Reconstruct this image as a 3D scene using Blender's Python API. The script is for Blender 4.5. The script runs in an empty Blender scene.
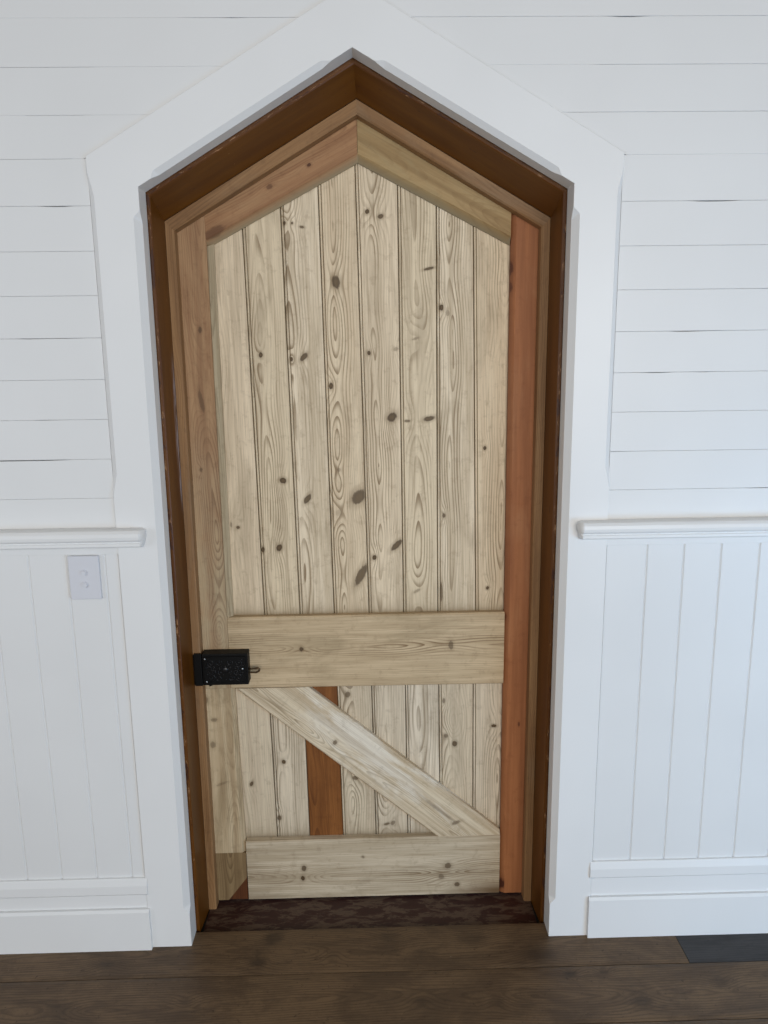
import bpy, bmesh, math, random
import numpy as np
from mathutils import Vector, Matrix

C = bpy.context.scene.collection
R = math.radians

# ------------------------------------------------------------------ camera
cam_data = bpy.data.cameras.new('camera')
cam = bpy.data.objects.new('camera', cam_data)
C.objects.link(cam)
CP, CYAW, CROLL = 0.19805, 0.02016, -0.01255
fw = Vector((math.sin(CYAW) * math.cos(CP), math.cos(CYAW) * math.cos(CP), -math.sin(CP)))
rt = Vector((math.cos(CYAW), -math.sin(CYAW), 0))
up = rt.cross(fw)
r2 = rt * math.cos(CROLL) + up * math.sin(CROLL)
u2 = -rt * math.sin(CROLL) + up * math.cos(CROLL)
m = Matrix(((r2.x, u2.x, -fw.x, 0.01307), (r2.y, u2.y, -fw.y, -1.78096), (r2.z, u2.z, -fw.z, 1.52193), (0, 0, 0, 1)))
cam.matrix_world = m
cam_data.sensor_fit = 'VERTICAL'
cam_data.sensor_height = 36.0
cam_data.lens = 36.0 * 768 / 1024
cam_data.clip_start = 0.02
bpy.context.scene.camera = cam

# ------------------------------------------------------------------ world and lights
scene = bpy.context.scene
vs = scene.view_settings
scene.display_settings.display_device = 'sRGB'
vs.view_transform = 'Standard'
vs.look = 'None'
vs.exposure = 0.0
vs.gamma = 1.0
vs.use_curve_mapping = False

world = bpy.data.worlds.new('world')
scene.world = world
world.use_nodes = True
bg = world.node_tree.nodes['Background']
wn, wl = world.node_tree.nodes, world.node_tree.links
wtc, wsep, wrmp = wn.new('ShaderNodeTexCoord'), wn.new('ShaderNodeSeparateXYZ'), wn.new('ShaderNodeValToRGB')
wl.new(wtc.outputs['Generated'], wsep.inputs[0])
wl.new(wsep.outputs['Z'], wrmp.inputs[0])
wrmp.color_ramp.elements[0].color = (0.74, 0.78, 0.85, 1)      # cool daylight near the horizon
wrmp.color_ramp.elements[1].color = (0.92, 0.84, 0.74, 1)      # warm boarded ceiling bounce
wl.new(wrmp.outputs[0], bg.inputs[0])
bg.inputs[1].default_value = 0.30


def area(name, loc, target, sx, sy, power, col):
    l = bpy.data.lights.new(name, 'AREA')
    l.shape = 'RECTANGLE'
    l.size, l.size_y, l.energy, l.color = sx, sy, power, col
    o = bpy.data.objects.new(name, l)
    C.objects.link(o)
    o.location = loc
    o.rotation_euler = (Vector(target) - Vector(loc)).to_track_quat('-Z', 'Y').to_euler()
    return o


# daylight of the windows at the far side of the room and on both side walls
area('window_light_far', (0.9, -4.6, 1.7), (0, 0, 1.3), 3.6, 1.7, 118, (1.0, 0.965, 0.92))
area('window_light_right', (2.2, -1.9, 0.55), (0.9, 0, 0.25), 1.2, 0.9, 24, (0.34, 0.64, 1.0))
area('window_light_left', (-3.0, -2.4, 1.3), (-0.6, 0, 0.9), 1.4, 1.6, 22, (0.76, 0.87, 1.0))


# ------------------------------------------------------------------ materials
def lin(r, g, b):
    f = lambda c: (c / 255 / 12.92) if c / 255 <= 0.04045 else ((c / 255 + 0.055) / 1.055) ** 2.4
    return (f(r), f(g), f(b), 1)


class NT:
    def __init__(s, name):
        s.m = bpy.data.materials.new(name)
        s.m.use_nodes = True
        s.t = s.m.node_tree
        s.n = s.t.nodes
        s.b = s.n['Principled BSDF']

    def link(s, a, b):
        s.t.links.new(a, b)

    def attr(s, name, out='Fac'):
        n = s.n.new('ShaderNodeAttribute')
        n.attribute_name = name
        return n.outputs[out]

    def noise(s, vec, scale, detail=3, rough=0.55, dist=0.0, out='Fac'):
        n = s.n.new('ShaderNodeTexNoise')
        n.inputs['Scale'].default_value = scale
        n.inputs['Detail'].default_value = detail
        n.inputs['Roughness'].default_value = rough
        n.inputs['Distortion'].default_value = dist
        s.link(vec, n.inputs['Vector'])
        return n.outputs[out]

    def vscale(s, vec, x, y, z):
        n = s.n.new('ShaderNodeVectorMath')
        n.operation = 'MULTIPLY'
        s.link(vec, n.inputs[0])
        n.inputs[1].default_value = (x, y, z)
        return n.outputs[0]

    def math(s, op, a, b=None, c=None, clamp=False):
        n = s.n.new('ShaderNodeMath')
        n.operation = op
        n.use_clamp = clamp
        for i, v in enumerate((a, b, c)):
            if v is None:
                continue
            if isinstance(v, (int, float)):
                n.inputs[i].default_value = v
            else:
                s.link(v, n.inputs[i])
        return n.outputs[0]

    def rng(s, v, a, b, c=0.0, d=1.0, smooth=True):
        n = s.n.new('ShaderNodeMapRange')
        n.interpolation_type = 'SMOOTHSTEP' if smooth else 'LINEAR'
        s.link(v, n.inputs[0])
        for i, x in enumerate((a, b, c, d)):
            n.inputs[i + 1].default_value = x
        return n.outputs[0]

    def mix(s, fac, a, b, mode='MIX'):
        n = s.n.new('ShaderNodeMix')
        n.data_type = 'RGBA'
        n.blend_type = mode
        n.clamp_factor = True
        for sock, v in ((n.inputs[0], fac), (n.inputs[6], a), (n.inputs[7], b)):
            if isinstance(v, (int, float)):
                sock.default_value = v
            elif isinstance(v, tuple):
                sock.default_value = v
            else:
                s.link(v, sock)
        return n.outputs[2]

    def objco(s):
        return s.n.new('ShaderNodeTexCoord').outputs['Object']

    def bump(s, h, strength, dist=0.001):
        n = s.n.new('ShaderNodeBump')
        n.inputs['Strength'].default_value = strength
        n.inputs['Distance'].default_value = dist
        s.link(h, n.inputs['Height'])
        s.link(n.outputs[0], s.b.inputs['Normal'])

    def done(s, col, rough=0.6, spec=0.5):
        if isinstance(col, tuple):
            s.b.inputs['Base Color'].default_value = col
        else:
            s.link(col, s.b.inputs['Base Color'])
        if isinstance(rough, (int, float)):
            s.b.inputs['Roughness'].default_value = rough
        else:
            s.link(rough, s.b.inputs['Roughness'])
        s.b.inputs['Specular IOR Level'].default_value = spec
        return s.m


def wood(name, light, mid, line, knot, rough=0.6, line_amt=0.55, streak=0.6, blotch=None, blotch_amt=0.0,
         spacing=5.0, blotch_range=(0.5, 0.68), stain=None, stain_top=True, spec=0.35):
    """Wood read from the mesh's own growth-ring field (ring), knot distance (kd) and grain coordinate (gco)."""
    k = NT(name)
    g = k.attr('gco', 'Vector')
    ring = k.attr('ring')
    kd = k.attr('kd')
    fine = k.noise(k.vscale(g, 420, 9, 1), 1.0, 4, 0.6)
    med = k.noise(k.vscale(g, 70, 3.0, 1), 1.0, 3, 0.5)
    big = k.noise(k.vscale(g, 16, 2.2, 1), 1.0, 2, 0.5)
    c = k.mix(k.rng(med, 0.32, 0.68), light, mid)
    if blotch is not None:
        bl = k.noise(k.vscale(g, 11, 2.6, 1), 1.0, 5, 0.65, 0.6)
        c = k.mix(k.math('MULTIPLY', k.rng(bl, *blotch_range), blotch_amt), c, blotch)
    if stain is not None and not stain_top:
        c = k.mix(k.math('MULTIPLY', k.attr('stain'), k.rng(k.noise(k.vscale(g, 14, 5, 1), 1.0, 5, 0.65), 0.3, 0.6, 0.35, 1.0)), c, stain)
    lg = k.noise(k.vscale(g, 45, 0.9, 1), 1.0, 4, 0.6)
    c = k.mix(k.math('MULTIPLY', k.rng(lg, 0.50, 0.66), 0.40), c, tuple(0.62 * a + 0.38 * b for a, b in zip(mid, line)))
    hz = k.noise(k.vscale(g, 40, 40, 1), 1.0, 5, 0.7)
    c = k.mix(k.math('MULTIPLY', k.rng(hz, 0.52, 0.70), 0.22), c, line)
    # latewood lines: a saw-tooth of the ring field, sharp on one side
    rr = k.math('ADD', k.math('DIVIDE', ring, spacing), k.math('MULTIPLY', big, 1.6))
    fr = k.math('FRACT', rr)
    ln = k.math('MULTIPLY', k.rng(fr, 0.40, 0.92), k.rng(fr, 1.0, 0.94))
    amp = k.rng(k.noise(k.vscale(g, 30, 2.0, 1), 1.0, 3, 0.5), 0.36, 0.62, 0.12, 1.0)
    amp = k.math('MULTIPLY', amp, k.rng(ring, 60.0, 16.0, 0.22, 1.0))
    ln = k.math('MULTIPLY', k.math('MULTIPLY', ln, amp), line_amt)
    c = k.mix(ln, c, line)
    c = k.mix(k.math('MULTIPLY', k.rng(fine, 0.48, 0.72), streak * 0.5), c, line)
    c = k.mix(k.math('MULTIPLY', k.rng(fine, 0.48, 0.28), streak * 0.25), c, light)
    # knots: rough-edged dark core with rings around
    kn = k.math('ADD', kd, k.math('MULTIPLY', k.math('SUBTRACT', k.noise(k.vscale(g, 160, 60, 1), 1.0, 3), 0.5), 0.7))
    kdark = k.attr('kdark')
    halo = k.math('MULTIPLY', k.rng(kn, 2.1, 1.0), 0.35)
    c = k.mix(k.math('MULTIPLY', halo, kdark), c, line)
    c = k.mix(k.math('MULTIPLY', k.rng(kn, 1.15, 0.75), kdark), c, knot)
    c = k.mix(k.math('MULTIPLY', k.rng(kn, 0.7, 0.3), k.math('MULTIPLY', kdark, 0.35)), c, line)
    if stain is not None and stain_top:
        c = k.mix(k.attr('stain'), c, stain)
    k.bump(k.math('ADD', k.math('MULTIPLY', fine, 0.6), ln), 0.25, 0.0006)
    return k.done(c, rough, spec)


def white_paint(name, col, rough=0.42):
    k = NT(name)
    o = k.objco()
    n1 = k.noise(o, 3.0, 2)
    n2 = k.noise(k.vscale(o, 6, 30, 60), 1.0, 3)
    c = k.mix(k.rng(n1, 0.3, 0.7), col, tuple(x * 0.97 for x in col[:3]) + (1,))
    k.bump(n2, 0.12, 0.0012)
    return k.done(c, rough, 0.4)


M_white = white_paint('white_wall_paint', (0.74, 0.745, 0.74, 1))
M_trim = white_paint('white_trim_paint', (0.77, 0.775, 0.77, 1), 0.35)

BOARD_TONES = [((234, 214, 183), (210, 190, 160)), ((228, 208, 176), (214, 192, 160)), ((234, 216, 187), (206, 187, 157)),
               ((227, 208, 176), (214, 195, 164))]
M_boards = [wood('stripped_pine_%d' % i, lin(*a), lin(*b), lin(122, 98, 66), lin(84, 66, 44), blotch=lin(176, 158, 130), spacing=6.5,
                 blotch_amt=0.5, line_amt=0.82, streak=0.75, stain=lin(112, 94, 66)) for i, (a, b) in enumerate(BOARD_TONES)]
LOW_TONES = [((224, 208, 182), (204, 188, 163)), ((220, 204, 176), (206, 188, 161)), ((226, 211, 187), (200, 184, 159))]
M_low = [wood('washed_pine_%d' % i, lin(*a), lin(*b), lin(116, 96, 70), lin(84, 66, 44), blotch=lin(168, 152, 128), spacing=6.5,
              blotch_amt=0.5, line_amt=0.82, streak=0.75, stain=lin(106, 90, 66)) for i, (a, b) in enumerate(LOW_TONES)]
M_rail = wood('pine_rail', lin(207, 184, 149), lin(186, 163, 129), lin(116, 90, 58), lin(72, 54, 34), blotch=lin(160, 140, 108), blotch_amt=0.6,
              line_amt=0.85, streak=0.8, spacing=6, stain=lin(92, 74, 48))
M_bottom = wood('pale_pine_rail', lin(205, 189, 163), lin(182, 165, 138), lin(112, 88, 58), lin(72, 54, 34), blotch=lin(148, 132, 108),
                blotch_amt=0.6, line_amt=0.8, streak=0.8, spacing=6, stain=lin(96, 70, 40))
M_brace = wood('grey_pine_brace', lin(218, 202, 174), lin(192, 172, 142), lin(124, 104, 76), lin(84, 66, 44), blotch=lin(232, 224, 208),
               blotch_amt=0.8, blotch_range=(0.48, 0.62), line_amt=0.55, streak=0.75)
M_stile_l = wood('mottled_pine_stile', lin(178, 142, 104), lin(158, 120, 86), lin(96, 66, 42), lin(70, 50, 32), blotch=lin(138, 96, 64),
                 blotch_amt=0.7, line_amt=0.5, stain=lin(186, 168, 136), stain_top=False)
M_stile_low = wood('pale_mottled_pine_stile', lin(208, 188, 154), lin(184, 160, 126), lin(116, 92, 62), lin(84, 66, 44), blotch=lin(150, 130, 98),
                   blotch_amt=0.7, line_amt=0.45, streak=0.7)
M_stile_r = wood('orange_pine_stile', lin(168, 108, 66), lin(150, 94, 56), lin(112, 62, 34), lin(76, 38, 22), blotch=lin(172, 120, 80),
                 blotch_amt=0.5, line_amt=0.25, streak=0.35, stain=lin(70, 34, 20))
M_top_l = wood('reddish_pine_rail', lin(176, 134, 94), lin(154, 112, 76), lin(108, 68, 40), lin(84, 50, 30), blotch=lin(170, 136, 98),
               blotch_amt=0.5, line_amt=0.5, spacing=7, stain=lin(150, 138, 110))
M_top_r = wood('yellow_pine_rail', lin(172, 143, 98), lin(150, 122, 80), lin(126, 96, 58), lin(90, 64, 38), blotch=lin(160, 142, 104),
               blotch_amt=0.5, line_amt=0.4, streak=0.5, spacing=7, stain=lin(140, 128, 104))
M_mould = wood('greyed_pine_edge', lin(196, 180, 150), lin(172, 154, 124), lin(116, 96, 70), lin(84, 66, 44), line_amt=0.4, streak=0.8)
M_patch = wood('dark_pine_patch', lin(150, 126, 90), lin(128, 104, 72), lin(88, 64, 38), lin(60, 42, 26), blotch=lin(116, 92, 62), blotch_amt=0.5)
M_varn = wood('varnished_pine_board', lin(142, 90, 46), lin(120, 74, 36), lin(78, 42, 20), lin(56, 28, 12), rough=0.4, line_amt=0.6, streak=0.5,
              blotch=lin(100, 58, 28), blotch_amt=0.5)
M_wedge = wood('red_brown_wood', lin(104, 62, 34), lin(80, 44, 24), lin(52, 26, 14), lin(40, 20, 10), rough=0.5)
M_stop = wood('pine_stop', lin(156, 118, 78), lin(134, 98, 62), lin(96, 66, 38), lin(52, 32, 20), blotch=lin(140, 116, 88), blotch_amt=0.5,
              line_amt=0.4)


def gloss_brown():
    k = NT('brown_gloss_paint')
    g = k.attr('gco', 'Vector')
    n = k.noise(k.vscale(g, 30, 3, 1), 1.0, 4, 0.6)
    c = k.mix(k.rng(n, 0.3, 0.7), lin(99, 58, 9), lin(82, 44, 4))
    edge = k.attr('edge')
    ch = k.noise(k.vscale(g, 160, 34, 1), 1.0, 5, 0.7)
    wear = k.math('ADD', ch, k.math('MULTIPLY', edge, 0.11))
    c = k.mix(k.rng(wear, 0.70, 0.735), c, lin(150, 112, 78))
    c2 = k.noise(k.vscale(g, 50, 14, 1), 1.0, 4, 0.7)
    c = k.mix(k.rng(k.math('ADD', c2, k.math('MULTIPLY', edge, 0.1)), 0.66, 0.70), c, lin(66, 34, 14))
    # a smear of white paint left on the latch-side lining
    o = k.objco()
    sp = k.n.new('ShaderNodeSeparateXYZ')
    k.link(o, sp.inputs[0])
    sn = k.noise(k.vscale(o, 60, 120, 14), 1.0, 4, 0.6)
    msk = k.math('MULTIPLY', k.rng(sp.outputs['Y'], 0.128, 0.146), k.math('MULTIPLY', k.rng(sp.outputs['Z'], 1.12, 1.25), k.rng(sp.outputs['Z'], 1.56, 1.42)))
    msk = k.math('MULTIPLY', msk, k.rng(sp.outputs['X'], 0.0, -0.1))
    c = k.mix(k.math('MULTIPLY', msk, k.rng(sn, 0.42, 0.60, 0.1, 0.9)), c, lin(176, 168, 172))
    k.bump(n, 0.15, 0.001)
    return k.done(c, 0.38, 0.35)


M_jamb = gloss_brown()


def threshold_mat():
    k = NT('worn_dark_red_paint')
    o = k.objco()
    n = k.noise(k.vscale(o, 13, 42, 9), 1.0, 7, 0.72, 0.5)
    n2 = k.noise(k.vscale(o, 60, 140, 60), 1.0, 4, 0.7)
    c = k.mix(k.rng(n, 0.47, 0.54), lin(50, 22, 18), lin(84, 66, 54))
    c = k.mix(k.math('MULTIPLY', k.rng(n2, 0.5, 0.7), 0.6), c, lin(34, 20, 17))
    c = k.mix(k.rng(n2, 0.70, 0.76), c, lin(128, 112, 98))
    k.bump(n2, 0.4, 0.001)
    return k.done(c, 0.5, 0.4)


def floor_mat(name, a, b, ln, rough=0.5):
    k = NT(name)
    g = k.attr('gco', 'Vector')
    ring = k.attr('ring')
    fine = k.noise(k.vscale(g, 260, 10, 1), 1.0, 4, 0.65)
    bl = k.noise(k.vscale(g, 12, 5, 1), 1.0, 6, 0.7, 0.5)
    sp = k.noise(k.vscale(g, 90, 60, 1), 1.0, 4, 0.7)
    c = k.mix(k.rng(bl, 0.35, 0.65), a, b)
    rr = k.math('FRACT', k.math('ADD', k.math('DIVIDE', ring, 7.0), k.math('MULTIPLY', bl, 1.5)))
    l1 = k.math('MULTIPLY', k.math('MULTIPLY', k.rng(rr, 0.4, 0.85), k.rng(rr, 1.0, 0.9)), 0.35)
    c = k.mix(l1, c, ln)
    c = k.mix(k.math('MULTIPLY', k.rng(fine, 0.5, 0.72), 0.5), c, ln)
    c = k.mix(k.math('MULTIPLY', k.rng(sp, 0.60, 0.72), 0.7), c, ln)
    c = k.mix(k.math('MULTIPLY', k.rng(sp, 0.30, 0.22), 0.5), c, lin(140, 126, 108))
    kd = k.attr('kd')
    kn = k.math('ADD', kd, k.math('MULTIPLY', k.math('SUBTRACT', sp, 0.5), 1.2))
    c = k.mix(k.math('MULTIPLY', k.rng(kn, 1.5, 0.4), k.math('MULTIPLY', k.attr('kdark'), 0.6)), c, lin(44, 34, 26))
    k.bump(k.math('ADD', fine, sp), 0.3, 0.001)
    return k.done(c, rough, 0.35)


M_floor = floor_mat('worn_brown_floorboard', lin(110, 88, 64), lin(84, 66, 48), lin(50, 38, 27))
M_floor_dark = floor_mat('charcoal_floorboard', lin(62, 60, 60), lin(48, 46, 46), lin(30, 29, 29))


def simple(name, col, rough, metal=0.0, bumpy=0.0, spec=0.5):
    k = NT(name)
    if bumpy:
        k.bump(k.noise(k.objco(), 350, 4, 0.6), bumpy, 0.0008)
    k.b.inputs['Metallic'].default_value = metal
    return k.done(col, rough, spec)


M_iron = simple('black_lock_iron', (0.0025, 0.0025, 0.0025, 1), 0.5, 0.0, 0.5, 0.18)
M_iron_hi = simple('black_lock_relief', (0.006, 0.006, 0.007, 1), 0.28, 0.0, 0.2, 0.5)
M_steel = simple('steel_screw', (0.50, 0.50, 0.50, 1), 0.35, 0.9)
M_bronze = simple('aged_bronze', (0.10, 0.06, 0.03, 1), 0.45, 0.7, 0.3)
M_switch = simple('white_switch_plastic', (0.64, 0.65, 0.69, 1), 0.35)
M_void = simple('dark_cavity', (0.03, 0.026, 0.022, 1), 0.9)
M_dark_edge = simple('dark_groove_dust', (0.10, 0.095, 0.09, 1), 0.9)
M_thresh = threshold_mat()


# ------------------------------------------------------------------ helpers
def empty(name, loc=(0, 0, 0), label=None, cat=None, kind=None):
    o = bpy.data.objects.new(name, None)
    o.empty_display_size = 0.1
    C.objects.link(o)
    o.location = loc
    tag(o, label, cat, kind)
    return o


def tag(o, label=None, cat=None, kind=None, group=None):
    if label:
        o['label'] = label
    if cat:
        o['category'] = cat
    if kind:
        o['kind'] = kind
    if group:
        o['group'] = group
    return o


def mk(name, bm, mat, parent=None, label=None, smooth=False):
    bmesh.ops.recalc_face_normals(bm, faces=bm.faces)
    me = bpy.data.meshes.new(name)
    bm.to_mesh(me)
    bm.free()
    for x in (mat if isinstance(mat, (list, tuple)) else [mat]):
        me.materials.append(x)
    if smooth:
        for p in me.polygons:
            p.use_smooth = True
    o = bpy.data.objects.new(name, me)
    C.objects.link(o)
    if parent is not None:
        o.parent = parent
        o.matrix_parent_inverse = Matrix.Translation(-parent.location)
    if label:
        o['label'] = label
    return o


def smooth_noise(rs, n_terms=5, f0=0.6, f1=5.0, amp=1.0):
    fs = rs.uniform(f0, f1, n_terms)
    ph = rs.uniform(0, 6.28, n_terms)
    am = rs.uniform(0.4, 1.0, n_terms) / fs ** 0.8

    def f(x):
        return amp * sum(a * np.sin(6.283 * q * x + p) for a, q, p in zip(am, fs, ph))
    return f


def wood_attrs(me, a, l, seed, knots=(), ac=0.0, d0=0.004, drift=0.0, wob=0.010, stain=None, edge=None):
    """a = across the grain, l = along it (metres); knots = (a, l, ra, rl, tilt, dark)."""
    rs = np.random.RandomState(seed)
    n1 = smooth_noise(rs, 5, 0.5, 3.5, wob)
    n2 = smooth_noise(rs, 4, 0.5, 2.5, 0.004)
    d = d0 + drift * l + n1(l)
    ring = np.sqrt((a - ac - n2(l)) ** 2 + d ** 2) * 1000
    kd = np.full(len(a), 9.0)
    kk = np.zeros(len(a))
    for (ka, kl, ra, rl, tilt, dark) in knots:
        t = R(tilt)
        x, y = a - ka, l - kl
        xr = (x * math.cos(t) + y * math.sin(t)) / ra
        yr = (-x * math.sin(t) + y * math.cos(t)) / rl
        q = np.sqrt(xr ** 2 + yr ** 2)
        sel = q < kd
        kd = np.where(sel, q, kd)
        kk = np.where(sel, dark, kk)
        # the grain flows round the knot
        R0 = max(ra, 0.004)
        g = np.exp(-((x / (R0 * 2.2)) ** 2 + (y / (R0 * 5.5)) ** 2))
        ring = ring + 14.0 * g * (0.5 + min(R0, 0.01) * 60)
    for nm, v in (('ring', ring), ('kd', kd), ('kdark', kk), ('stain', stain if stain is not None else np.zeros(len(a))),
                  ('edge', edge if edge is not None else np.zeros(len(a)))):
        at = me.attributes.new(nm, 'FLOAT', 'POINT')
        at.data.foreach_set('value', np.asarray(v, dtype=np.float32))
    gc = np.stack([a + seed * 0.37, l + seed * 1.93, np.full(len(a), seed * 3.7)], axis=1).astype(np.float32)
    at = me.attributes.new('gco', 'FLOAT_VECTOR', 'POINT')
    at.data.foreach_set('vector', gc.ravel())


def coords(me):
    co = np.empty(len(me.vertices) * 3, dtype=np.float32)
    me.vertices.foreach_get('co', co)
    return co.reshape(-1, 3).astype(float)


SQ = [(0, 0.0012), (0.0012, 0)]      # eased edge: (distance in from the edge, depth behind the face)


def plank(name, parent, mat, p0, p1, w0, w1, y, th, left=SQ, right=SQ, clips=(), knots=(), seed=1, da=0.003, dl=0.006,
          label=None, ring=None, stain=None, groove=0.0):
    """A board from p0 to p1 (x,z centreline ends), widths w0 -> w1, face at depth y, thickness th.
    knots are given at world (x, z, ra, rl, tilt, dark)."""
    P0, P1 = np.array(p0, float), np.array(p1, float)
    L = np.linalg.norm(P1 - P0)
    dl_ = (P1 - P0) / L
    da_ = np.array([dl_[1], -dl_[0]])          # across: to the right when the board runs up
    nl = max(2, int(L / dl))
    bm = bmesh.new()
    rows = []
    wm = min(w0, w1)
    lw = left[-1][0]
    rw = right[-1][0]
    ni = max(1, int((wm - lw - rw) / da))
    for i in range(nl + 1):
        t = i / nl
        c = P0 + (P1 - P0) * t
        w = w0 + (w1 - w0) * t
        prof = [(-w / 2, th)]
        prof += [(-w / 2 + e, d) for e, d in left]
        for j in range(1, ni):
            s = j / ni
            prof.append((-w / 2 + lw + (w - lw - rw) * s, 0.0))
        prof += [(w / 2 - e, d) for e, d in reversed(right)]
        prof.append((w / 2, th))
        rows.append([bm.verts.new((c[0] + da_[0] * a, y + d, c[1] + da_[1] * a)) for a, d in prof])
    for i in range(nl):
        A, B = rows[i], rows[i + 1]
        for j in range(len(A)):
            k = (j + 1) % len(A)
            bm.faces.new((A[j], A[k], B[k], B[j]))
    bm.faces.new(rows[0])
    bm.faces.new(rows[-1])
    for (px, pz, nx, nz) in clips:              # remove what lies on the normal's side
        g = bmesh.ops.bisect_plane(bm, geom=bm.verts[:] + bm.edges[:] + bm.faces[:], plane_co=(px, 0, pz), plane_no=(nx, 0, nz),
                                   clear_outer=True, dist=1e-6)
        es = [e for e in g['geom_cut'] if isinstance(e, bmesh.types.BMEdge)]
        bmesh.ops.holes_fill(bm, edges=es, sides=0)
    o = mk(name, bm, mat, parent, label)
    co = coords(o.data)
    rel = co[:, [0, 2]] - P0
    l = rel @ dl_
    a = rel @ da_ + (co[:, 1] - y) * 0.6
    kn = []
    for (x, z, ra, rl, tilt, dark) in knots:
        q = np.array([x, z]) - P0
        kn.append((q @ da_, q @ dl_, ra, rl, tilt, dark))
    st = np.zeros(len(co)) if stain is None else np.array(stain(co[:, 0], co[:, 2]), float)
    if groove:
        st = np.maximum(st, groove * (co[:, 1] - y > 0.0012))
    wood_attrs(o.data, a, l, seed, kn, stain=st, **(ring or {}))
    return o


SL = 0.575                                     # slope of the pointed head
CS = 1 / math.sqrt(1 + SL * SL)


def ring_piece(name, parent, mat, side, kind, prof, zb=0.0, dl=0.05, seed=1, label=None, wood_a=True, edge_first=False, ax=0.0):
    """One leg or one rake of the pointed frame. prof(s_from_start, s_to_end) -> list of (half width, apex z, y)."""
    bm = bmesh.new()

    def pts(pr, tau):
        out = []
        for n_, (hx, az, y) in enumerate(pr):
            S = Vector((hx, y, az - SL * hx))
            if kind == 'leg':
                B = Vector((hx, y, zb))
                p = B.lerp(S, tau)
            else:
                p = S.lerp(Vector((side * ax if n_ < 3 else 0.0, y, az)), tau)
            out.append((side * p.x, p.y, p.z))
        return out
    base = prof(1.0, 1.0)
    hx, az, _ = base[0]
    L = (az - SL * hx - zb) if kind == 'leg' else hx / CS
    st = set(np.linspace(0, L, max(2, int(L / dl)) + 1))
    for e in np.arange(0, 0.14, 0.004):
        st.add(e)
        st.add(L - e)
    st = sorted(st)
    rows = [[bm.verts.new(p) for p in pts(prof(s, L - s), s / L)] for s in st]
    for i in range(len(rows) - 1):
        A, B = rows[i], rows[i + 1]
        for j in range(len(A)):
            k = (j + 1) % len(A)
            bm.faces.new((A[j], A[k], B[k], B[j]))
    bm.faces.new(rows[0])
    bm.faces.new(rows[-1])
    bm.verts.ensure_lookup_table()
    n = len(base)
    per = [0.0]
    for i in range(1, n):
        per.append(per[-1] + math.hypot(base[i][0] - base[i - 1][0], base[i][2] - base[i - 1][2]))
    a = np.array([per[j] for _ in st for j in range(n)])
    l = np.array([s for s in st for j in range(n)])
    eg = np.array([1.0 if j in (0, 1) and edge_first else 0.0 for _ in st for j in range(n)])
    o = mk(name, bm, mat, parent, label)
    if wood_a:
        wood_attrs(o.data, a, l, seed, edge=eg, ac=-0.01)
    return o


def box(bm, x0, x1, y0, y1, z0, z1, bev=0.0, mi=0):
    r = bmesh.ops.create_cube(bm, size=1)
    vs_ = r['verts']
    bmesh.ops.scale(bm, vec=(x1 - x0, y1 - y0, z1 - z0), verts=vs_)
    bmesh.ops.translate(bm, vec=((x0 + x1) / 2, (y0 + y1) / 2, (z0 + z1) / 2), verts=vs_)
    fs = set(f for v in vs_ for f in v.link_faces)
    for f in fs:
        f.material_index = mi
    if bev:
        es = list(set(e for v in vs_ for e in v.link_edges))
        bmesh.ops.bevel(bm, geom=es, offset=bev, segments=2, affect='EDGES', profile=0.5)


def extrude_x(bm, x0, x1, prof, n=1):
    """prof: closed loop of (y, z)."""
    rows = []
    for i in range(n + 1):
        x = x0 + (x1 - x0) * i / n
        rows.append([bm.verts.new((x, y, z)) for y, z in prof])
    for i in range(n):
        A, B = rows[i], rows[i + 1]
        for j in range(len(A)):
            k = (j + 1) % len(A)
            bm.faces.new((A[j], A[k], B[k], B[j]))
    bm.faces.new(rows[0])
    bm.faces.new(rows[-1])


# ------------------------------------------------------------------ the wall: shiplap above, grooved wainscot below
HX, AZ = 0.475, 2.165           # inner edge of the white casing
CW = 0.108                      # casing width
OX, OAZ = HX + CW, AZ + CW / CS
random.seed(4)
seams = [1.132, 1.207, 1.299, 1.391, 1.4815, 1.574, 1.666, 1.7607, 1.8553, 1.951, 2.038, 2.132, 2.2255, 2.319, 2.412, 2.505, 2.60]


def seam_range(side, i):
    # stretches (distance from the door's axis) where the paint has not bridged a joint
    if side < 0:
        return {9: (0.60, 9), 10: (0.56, 0.72), 11: (0.54, 0.78), 12: (0.106, 0.37), 13: (0.6, 1.2)}.get(i, (0, 9))
    return {9: (1.3, 9), 10: (0.44, 9), 11: (0.50, 9), 12: (0.075, 9)}.get(i, (0, 9))


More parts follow.
